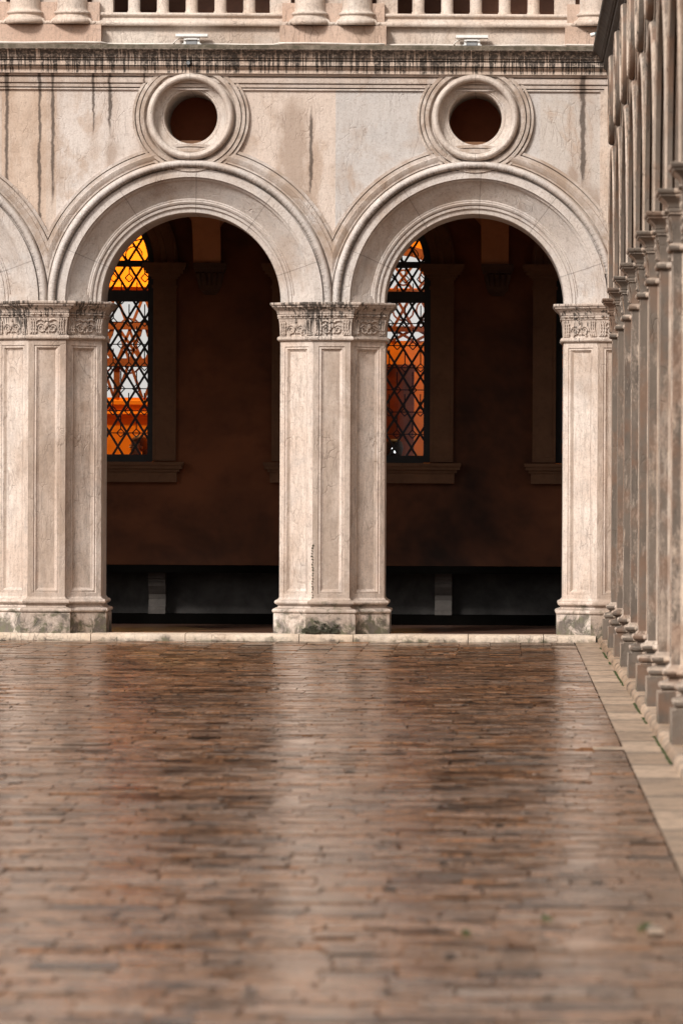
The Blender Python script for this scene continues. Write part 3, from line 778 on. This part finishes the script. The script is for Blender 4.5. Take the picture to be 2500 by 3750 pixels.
# ================================================================== LIT HALL BEHIND THE LEADED WINDOWS
hall = tag(empty('hall_wall', (0, 10.0, 0)), 'orange lamplit wall with traceried openings, seen through the leaded windows', 'wall')
bm = bmesh.new(); ed = []
_, e = loop([(XL-.2,.5),(XR+4,.5),(XR+4,6.35),(XL-.2,6.35)], 0); ed += e
HOLES = [(-9.6,-8.0,2.83,4.095),(-6.4,-3.7,2.83,4.095)]
for a, b_, c_, d_ in HOLES:
    _, e = loop([(a,c_),(b_,c_),(b_,d_),(a,d_)], 0); ed += e
pts2 = [(-2.35,3.57),(-.3,3.57)] + [(-.3 - 2.05*(i/16), 3.95 + .72*math.sin(math.pi*i/16)) for i in range(17)]
_, e = loop(pts2, 0); ed += e
bmesh.ops.triangle_fill(bm, use_beauty=True, edges=ed)
bmesh.ops.recalc_face_normals(bm, faces=bm.faces)
me = bpy.data.meshes.new('plaster'); bm.to_mesh(me); bm.free(); link('plaster', me, M['orange'], hall)
def tracery(a, b_, z0, z1, cz, step, name='tracery'):
    t = MB()
    for z, w in cz: t.bar((a,0,z), (b_,0,z), w, .08)
    zs = [z0] + [z for z, _ in cz] + [z1]
    x = a
    while x < b_:
        for za, zb in zip(zs[:-1], zs[1:]):
            hh = zb-za
            t.bar((x,0,za), (min(b_,x+step*.9),0,zb), .035, .05); t.bar((x+step*.9,0.01,za), (x,0.01,zb), .035, .05)
            if hh > .3:
                for i in range(12):
                    a0 = i*math.pi/6; a1 = a0+math.pi/6; c0 = (x+step*.45, za+hh*.5); r = min(hh*.28,.15)
                    t.bar((c0[0]+r*math.cos(a0),.02,c0[1]+r*math.sin(a0)),(c0[0]+r*math.cos(a1),.02,c0[1]+r*math.sin(a1)), .022,.04)
        x += step
    return t
tr = tracery(-6.4,-3.7,2.83,4.095,[(3.745,.095),(3.28,.10)],.36)
for k in range(5): tr.bar((-6.2+k*.62,.03,2.83),(-6.2+k*.62,.03,3.3),.08,.06)
tr.build('tracery', M['bar'], hall)
tracery(-9.6,-8.0,2.83,4.095,[(3.745,.085),(3.28,.09)],.52).build('tracery', M['bar'], hall)
t2 = tracery(-2.35,-.3,3.57,4.55,[(3.72,.07),(4.2,.05)],.30)
t2.build('tracery', M['bar'], hall)
mb = MB()
arc = [(-.3 - 2.05*(i/16), 0, 3.95 + .72*math.sin(math.pi*i/16)) for i in range(17)]
for a, b_ in zip(arc[:-1], arc[1:]): mb.bar((a[0],-.04,a[2]+.05),(b_[0],-.04,b_[2]+.05),.13,.08)
mb.build('arch_band', M['bar'], hall)
mb = MB(); prof = [(.0,2.80),(-.06,2.79),(-.06,2.74),(-.04,2.73),(-.02,2.66),(-.05,2.655),(-.06,2.62),(-.03,2.60),(.0,2.57)]
run_profile(mb, prof, XL, -3.0); mb.build('ledge', M['orange'], hall, 30)
mb = MB(); mb.box(XL-.2, XR+4, YB+.4, 10.2, .40, .60); o = mb.build('floor', M['wood']); tag(o, 'wooden floor of the lit hall', kind='structure')
mb = MB(); mb.box(XL-.2, XR+4, 0, .1, 4.16-.02, 4.24)
run_profile(mb, [(.0,4.30),(-.05,4.30),(-.07,4.24),(-.03,4.22),(-.03,4.14),(0,4.14)], XL, -3.0); 
mb.build('string_course', M['orange'], hall)
mb = MB(); mb.box(-2.62,-2.5,5.42,9.98,.6,6.3); o = mb.build('partition', M['orange']); tag(o, 'orange partition wall dividing the lit hall behind the middle pier', 'wall')
# made-up cabinet, added to darken the lower part of the right-hand window
cab = tag(empty('added_cabinet', (-1.75, 8.6, .6)), 'tall brown cabinet, added to darken the lower part of the right leaded window', 'cabinet')
mb = MB(); mb.box(-.62,.60,-.22,.22,0,2.55); mb.build('body', M['added_cabwood'], cab)
mb = MB(); mb.box(-.66,.62,-.26,.26,2.55,2.63); mb.build('top', M['added_cabwood'], cab)
for sg in (-1, 1):
    mb = MB(); panel(mb, (-.06 + (-.54 if sg < 0 else .01), -.235, .08), (1,0,0), (0,0,1), (0,-1,0), .53, 2.4, [(0,-.02),(0,.0),(.06,0),(.07,-.01),(.10,-.01)])
    d = mb.build('added_cabinet_door', M['added_cabwood'], cab)
    k = MB(); k.ball((-.06 - sg*(-.05) - (.06 if sg < 0 else -.0), -.25, 1.2), .016, .02, .016); k.build('added_cabinet_handle', M['iron'], d)
dark_shape = tag(empty('stand_in', (-1.345, 6.0, 1.99)), 'dark rounded stand-in shape with a small glowing white mark low in the right leaded window', 'glow_mark')  # stand-in for an unreadable dark shape; its white mark emits
mb = MB(); mb.lathe([(.0,.17),(.06,.165),(.10,.13),(.115,.06),(.10,-.02),(.05,-.06),(.0,-.07)], (0,0,.12), 18)
mb.box(-.02,.02,-.02,.02,-1.38,.06); mb.box(-.16,.16,-.16,.16,-1.38,-1.35); mb.build('stand_in_shape', M['iron'], dark_shape, 40)
mb = MB(); mb.box(-.025,.02,-.122,-.117,.165,.18); mb.box(.005,.02,-.122,-.117,.12,.165); mb.box(-.02,-.008,-.122,-.117,.135,.145); mb.build('lit_mark', M['glow_mark'], dark_shape)

def lamp(name, loc, energy, col, rad):
    l = bpy.data.lights.new(name, 'POINT'); l.energy = energy; l.color = col; l.shadow_soft_size = rad
    o = bpy.data.objects.new(name, l); COL.objects.link(o); o.location = loc
lamp('hall_lamp', (-5.3, 8.5, 6.14), 520, (1.0,.60,.22), .12)
lamp('hall_lamp', (-1.0, 8.5, 6.14), 220, (1.0,.57,.20), .12)

# person standing in the hall, only the head shows above the sill
def person():
    bm = bmesh.new(); lay = bm.verts.layers.skin.verify()
    J = {'pelvis':(0,0,.95,.15,.115),'belly':(0,0,1.10,.135,.10),'chest':(0,0,1.27,.155,.11),'neck0':(0,.01,1.41,.065,.06),'neck1':(0,-.01,1.47,.052,.055),'jaw':(0,-.03,1.525,.062,.07),'face':(0,-.02,1.585,.074,.09),'crown':(0,0,1.645,.07,.082),
         'ls':(.17,.0,1.37,.06,.06),'le':(.22,.02,1.10,.042,.042),'lw':(.23,-.06,.87,.028,.03),'lh':(.23,-.09,.79,.03,.016),
         'lhip':(.09,0,.88,.09,.09),'lk':(.10,-.01,.49,.055,.055),'la':(.10,.02,.08,.04,.042),'lt':(.11,-.12,.035,.04,.03)}
    E = [('pelvis','belly'),('belly','chest'),('chest','neck0'),('neck0','neck1'),('neck1','jaw'),('jaw','face'),('face','crown'),('chest','ls'),('ls','le'),('le','lw'),('lw','lh'),('pelvis','lhip'),('lhip','lk'),('lk','la'),('la','lt')]
    V = {}
    def add(k, p, mirror=False):
        v = bm.verts.new((-p[0] if mirror else p[0], p[1], p[2])); v[lay].radius = (p[3], p[4]); V[k + ('_m' if mirror else '')] = v
    for k, p in J.items():
        add(k, p)
        if k[0] == 'l' : add(k, p, True)
    for a, b in E:
        bm.edges.new((V[a], V[b]))
        if b + '_m' in V: bm.edges.new((V.get(a+'_m', V[a]), V[b+'_m']))
    for sfx, sg in (('', 1), ('_m', -1)):        # five fingers on each hand
        for k, (dx, ln) in enumerate(((-.024,.055),(-.008,.068),(.008,.066),(.022,.05))):
            p = V['lh'+sfx].co; a = bm.verts.new((p.x+dx*.3, p.y+dx, p.z-.03)); b = bm.verts.new((p.x+dx*.3-sg*.01, p.y+dx*1.1, p.z-.03-ln))
            a[lay].radius = (.009,.009); b[lay].radius = (.007,.007); bm.edges.new((V['lh'+sfx], a)); bm.edges.new((a, b))
        p = V['lh'+sfx].co; a = bm.verts.new((p.x-sg*.012, p.y-.035, p.z)); b = bm.verts.new((p.x-sg*.02, p.y-.05, p.z-.04)); a[lay].radius = (.01,.01); b[lay].radius = (.008,.008)
        bm.edges.new((V['lh'+sfx], a)); bm.edges.new((a, b))
    V['pelvis'][lay].use_root = True
    me = bpy.data.meshes.new('person'); bm.to_mesh(me); bm.free()
    o = link('person', me, M['skin']); 
    s = o.modifiers.new('skin', 'SKIN'); s.use_smooth_shade = True; o.modifiers.new('sub', 'SUBSURF').render_levels = 2
    o.location = (-4.44, 6.25, .6); o.rotation_euler = (0, 0, R(-50))
    tag(o, 'auburn-haired person whose head shows low in the left leaded window', 'person')
    h = MB(); h.ball((0,.022,1.615), .098, .112, .105, 18, 12)
    v2 = []
    for x, y, z in h.v:
        if y < -.035 and z < 1.64: y = -.02
        v2.append((x + .006*math.sin(z*190), y, z))
    h.v = v2
    h.tube([(0,.09,1.60),(0,.115,1.53),(0,.10,1.46)], lambda t: .055*(1-.4*t), 10); h.build('hair', M['hair'], o, 60)
    f = MB(); f.tube([(0,-.10,1.60),(0,-.128,1.565),(0,-.10,1.558)], lambda t: .008+.008*math.sin(t*3), 6)
    f.build('nose', M['skin'], o, 60)
    for sg in (-1, 1):
        f = MB(); f.ball((sg*.08,.0,1.575), .012,.022,.032,8,6); f.build('ear', M['skin'], o, 60)
        e = MB(); e.ball((sg*.031,-.098,1.592), .011,.008,.008,8,6); e.build('eye', M['cloth'], o, 60)
    m_ = MB(); m_.tube([(-.024,-.099,1.535),(0,-.106,1.534),(.024,-.099,1.535)], .006, 6); m_.build('mouth', M['hair'], o, 60)
    c = MB(); rows = []
    for z, rx, ry in ((.60,.20,.16),(.85,.205,.165),(1.0,.19,.15),(1.12,.18,.145),(1.28,.205,.155),(1.36,.215,.145),(1.40,.16,.12),(1.435,.085,.08)):
        rows.append([(rx*math.cos(k*math.pi/12), ry*math.sin(k*math.pi/12), z) for k in range(24)])
    c.grid(rows, close_u=True); c.build('coat', M['cloth'], o, 60)
    for sg in (-1, 1):
        s_ = MB(); s_.tube([(sg*.16,0,1.385),(sg*.19,.01,1.28),(sg*.225,.02,1.10),(sg*.235,-.06,.90)], lambda t: .078-.025*t, 12); s_.build('sleeve', M['cloth'], o, 60)
        t_ = MB(); t_.tube([(sg*.09,0,.92),(sg*.10,-.01,.50),(sg*.10,.015,.10)], lambda t: .115-.035*t, 12); t_.build('trouser_leg', M['cloth'], o, 60)
person()

# ================================================================== BLACKENED ARCADE ALONG THE RIGHT
XW = 1.195
side = tag(empty('side_arcade', (XW, 0, 0), R(-90)), 'weathered blackened stone arcade running back along the right edge', 'building')
SPX = [1.43 + SP*k for k in range(13)]
SAX = [p + SP/2 for p in SPX[:-1]]
SX1 = SPX[-1] + SP/2
spier = make_pier(M['old'], M['old'], side); sarch = make_arch(M['old'], side); soc = make_oculus(M['grimy'], side)
for k, x in enumerate(SPX):
    o = spier if k == 0 else copy_tree(spier, side); o.location.x = x
for k, x in enumerate(SAX):
    o = sarch if k == 0 else copy_tree(sarch, side); o.location.x = x
    q = soc if k == 0 else copy_tree(soc, side); q.location.x = x
wall_mesh('wall', .0, SX1, SAX, M['old'], side, 0.0, 1.42, .42, low=[(.0,.95)])
wall_mesh('inner_wall', .0, SX1, SAX, M['dark_room'], side, 1.1, .985, .29, 6.4)
mb = MB(); run_profile(mb, ARCHI, -.0, SX1); mb.build('architrave', M['grimy'], side, 25)
mb = MB(); run_profile(mb, CORN, -.0, SX1, 1); mb.build('cornice', M['black'], side, 25)
mb = MB(); mb.box(-.0, SX1, .12, .6, 6.5, 10.6); mb.build('upper_wall', M['old'], side)
mb = MB(); mb.box(-.0, SX1, 4.0, 4.2, 0, 6.4); mb.box(-.0, SX1, .30, 4.2, 6.28, 6.49); mb.box(SX1-.1, SX1, .05, 4.0, 0, 6.28); mb.build('loggia_shell', M['dark_room'], side)
# small teal floodlight on the dark cornice
fl = tag(empty('wall_lamp', (.965, -1.9, 6.54)), 'small teal tube lamp sticking out of the blackened cornice at upper right', 'lamp')
mb = MB(); mb.tube([(-.04,0,-.012),(.05,.0,.01),(.16,0,.05)], .02, 10); mb.build('body', M['teal'], fl, 40)
mb = MB(); mb.tube([(-.085,0,-.024),(-.04,0,-.012)], .021, 10); mb.build('lens', M['white_metal'], fl, 40)
mb = MB(); mb.box(.12,.17,-.02,.02,-.07,.05); mb.build('bracket', M['teal'], fl)

# ================================================================== THINGS ON THE FACADE
def floodlight(x, label):
    f = tag(empty('floodlight', (x, -.16, 6.536)), label, 'floodlight', 'floodlights on the cornice')
    mb = MB(); mb.box(-.175,.175,-.075,.075,.082,.112); mb.build('lamp_head', M['white_metal'], f)
    mb = MB(); mb.box(-.085,.085,-.05,.05,.045,.080); mb.box(-.06,.06,-.055,-.05,.05,.07); mb.build('housing', M['white_metal'], f)
    for sx in (-1, 1):
        mb = MB(); mb.box(sx*.075-.012, sx*.075+.012, -.03,.03,0,.046); mb.box(sx*.085-.02, sx*.085+.02,-.04,.04,0,.008); mb.build('leg', M['white_metal'], f)
    mb = MB(); mb.box(-.058,.058,-.035,.05,.0,.044); mb.build('driver_box', M['grey_metal'], f)
    mb = MB(); mb.tube([(-.06,-.02,.06),(-.12,-.03,.066),(-.17,-.03,.045),(-.20,-.02,.012),(-.19,0,.004)], .008, 6); mb.build('cord', M['cable'], f, 40)
floodlight(-3.455, 'white floodlight on the cornice above the left round opening')
floodlight(-.39, 'white floodlight on the cornice above the right round opening')
cam_o = tag(empty('security_camera', (-3.49, -.175, 6.335)), 'small dark camera fixed under the cornice lip above the left oculus', 'camera')
mb = MB(); mb.tube([(0,.04,.012),(0,-.05,-.006)], .027, 12); mb.build('body', M['iron'], cam_o, 40)
mb = MB(); mb.tube([(0,-.05,-.006),(0,-.056,-.007)], .020, 12); mb.build('lens', M['grey_metal'], cam_o, 40)
mb = MB(); mb.box(-.014,.014,.0,.06,-.05,.0); mb.build('bracket', M['iron'], cam_o)
mb = MB(); pts = []
x = XL + .1
while x < XR - .05:
    near_ped = min(abs(x - p) for p in PX) < .60
    pts.append((x, -.20 if near_ped else -.10, 6.545 + .004*math.sin(x*5) + (.004 if near_ped else 0))); x += .07
mb.tube(pts, .011, 6)
tag(mb.build('cable', M['cable'], None, 50), 'pale cable lying along the ledge on top of the cornice', 'cable')

# plants rooted in the stone joints
def tuft(mb, c, n, h, spread, r=None):
    for i in range(n):
        a = rnd.uniform(0, 2*math.pi); d = rnd.uniform(0, spread); p = Vector((c[0]+d*math.cos(a), c[1]+d*math.sin(a)*.5, c[2]))
        hh = h*rnd.uniform(.4, 1.0); w = rnd.uniform(.006, .014)
        q = p + Vector((rnd.uniform(-.5,.5)*hh, rnd.uniform(-.4,.4)*hh, hh))
        mb.add([p + Vector((-w/2,0,0)), p + Vector((w/2,0,0)), (p+q)/2 + Vector((w,0,0)), q, (p+q)/2 - Vector((w,0,0))], [(0,1,2,3,4)])
mb = MB()
for z in [.47+.03*i for i in range(20)]: tuft(mb, (PX[1]-.2, -.066, z), 1, .028, .008)
tag(mb.build('wall_weed', M['dryweed'], None), 'thin dark weed running up the corner of the middle pier', 'plant')
mb = MB()
for i in range(60): tuft(mb, (PX[1]-.2+rnd.uniform(-.10,.28), -.168, .085+abs(rnd.gauss(0,.035))), 5, .035, .03)
tag(mb.build('base_weed', M['dryweed'], None), 'dark moss and weed on the plinth of the middle pier', 'plant')

# ================================================================== GROUND
mb = MB(); G = 600
# courtyard pavement, cut round nothing: one sheet to the horizon
mb.quad((-G,-G,-.03),(G,-G,-.03),(G,G,-.03),(-G,G,-.03))
tag(mb.build('ground', M['ground']), 'brick ground beyond and below the laid pavement', kind='structure')
rp = random.Random(21); mb = MB()
def brick(x0, x1, y0, y1, sink=0.0):
    g = .004; hz = rp.gauss(0, .0018) - sink; tx = rp.gauss(0, .008); ty = rp.gauss(0, .0065)
    cx, cy = (x0+x1)/2, (y0+y1)/2; top = []
    for px_, py_ in ((x0+g,y0+g),(x1-g,y0+g),(x1-g,y1-g),(x0+g,y1-g)):
        px_ += rp.gauss(0, .0035); py_ += rp.gauss(0, .006)
        top.append((px_, py_, min(.0035, hz + (px_-cx)*tx*.6 + (py_-cy)*ty)))
    bot = [(a_, b_, -.029) for a_, b_, _ in top]
    mb.add(top + bot, [(0,1,2,3),(0,4,5,1),(1,5,6,2),(2,6,7,3),(3,7,4,0)])
y = -.225
while y > -52:
    near = y > -5.2
    dep = rp.uniform(.26, .34) if near else rp.choice((.14, .17, .20, .24, .28))
    x = -9.4 + (0 if near else rp.uniform(0, .27)); x = min(x, -9.13)
    while x < .76:
        w = .33 if near else rp.choice((.22, .27, .31, .36, .44, .15))
        if near: w += .0
        xe = min(x + w, .762)
        if .762 - xe < .06: xe = .762
        r_ = rp.random()
        if not (xe > .56 and -25.92 < y - dep*.5 < -25.48):
            brick(x, xe, y - dep, y, .012 if r_ < .012 else .005 if r_ < .05 else 0)
        x = xe if xe < .762 else 9
    y -= dep
tag(mb.build('pavement', M['bricks']), 'wet brown brick courtyard pavement', kind='structure')
mb = MB(); mb.quad((.765,-120,.004),(1.03,-120,.004),(1.03,-.22,.004),(.765,-.22,.004))
xs = .765
for (ya, yb, xo) in ((-25.9,-25.5,.57),): mb.quad((xo,ya,.004),(.765,ya,.004),(.765,yb,.004),(xo,yb,.004))
tag(mb.build('path', M['path']), 'pale wet stone slabs along the foot of the right arcade', kind='structure')
def rough_blocks(name, along, lo, hi, inner, outer, z1, label, seed, mat='kerb'):
    r = random.Random(seed); bmb = MB(); s = lo
    while s < hi:
        ln = r.uniform(.5, 1.3); e = min(hi, s + ln); n = max(2, int((e-s)/.05))
        rows = []
        for i in range(n+1):
            t = s + (e - s - .008)*i/n; j = lambda a: r.uniform(-a, a)
            f = outer + r.uniform(-.008, .008); zt = z1 + j(.003)
            pr = [(f, .0), (f+j(.006), z1*.55), (f + .006 + r.uniform(0,.008), zt - .012 - r.uniform(0,.008)), (f + .024 + r.uniform(0,.014), zt), (inner, z1)]
            rows.append([(t, y, z) if along == 'x' else (y, t, z) for y, z in pr])
        bmb.grid(rows); bmb.add(rows[0], [tuple(range(5))]); bmb.add(rows[-1], [tuple(range(5))])
        s = e
    tag(bmb.build(name, M[mat], None, 50), label, kind='structure')
rough_blocks('kerb', 'x', XL, 1.0, .35, -.215, Z0, 'chipped pale stone kerb under the facade piers', 5)
rough_blocks('step', 'y', -45, -.2, XW+1.2, 1.02, Z0-.004, 'worn pale stone step under the right arcade', 9, 'path')
mb = MB(); mb.box(XL, XR+4, .30, YB+.01, .03, .072); tag(mb.build('loggia_floor', M['floor']), 'dark brick floor inside the loggia', kind='structure')
# moss along the right step, weeds between the bricks
mb = MB(); y = -.6
while y > -44:
    dens = .5 + .5*math.sin(y*.9) + .4*math.sin(y*2.3+1)
    if dens > .45:
        for q in range(2): tuft(mb, (1.018 + rnd.uniform(-.012,.004), y + rnd.uniform(-.03,.03), .004), 3, .004 + .008*min(dens,1), .006)
    y -= .05
tag(mb.build('moss', M['moss']), 'green moss growing in the joint along the right step', kind='stuff')
mb = MB()
for (px, py) in ((2010,3365),(2355,3400),(2362,3388),(1715,3420)):
    d = 1.653*F_PX/(py-1800); X = (px-1850)*d/F_PX
    for q in range(2): tuft(mb, (X + rnd.uniform(-.015,.015), d-62+rnd.uniform(-.06,.06), 0), 3, .022, .012)
tag(mb.build('weeds', M['moss']), 'sparse green weeds in the pavement joints', kind='stuff')
mb = MB(); d = 1.653*F_PX/(3405-1800); X = (2395-1850)*d/F_PX  # flat chip of pale slab stone on the bricks
mb.add([(X-.02,d-62.25,.004),(X+.035,d-62.25,.004),(X+.04,d-62.0,.007),(X+.0,d-61.85,.009),(X-.025,d-62.0,.006)], [(0,1,2,3,4)])
mb.add([(X-.02,d-62.25,.007),(X+.035,d-62.25,.007),(X+.04,d-62.0,.010),(X+.0,d-61.85,.013),(X-.025,d-62.0,.009)], [(4,3,2,1,0)])
tag(mb.build('stone_chip', M['path']), 'pale stone chip lying on the wet pavement at lower right', 'chip')
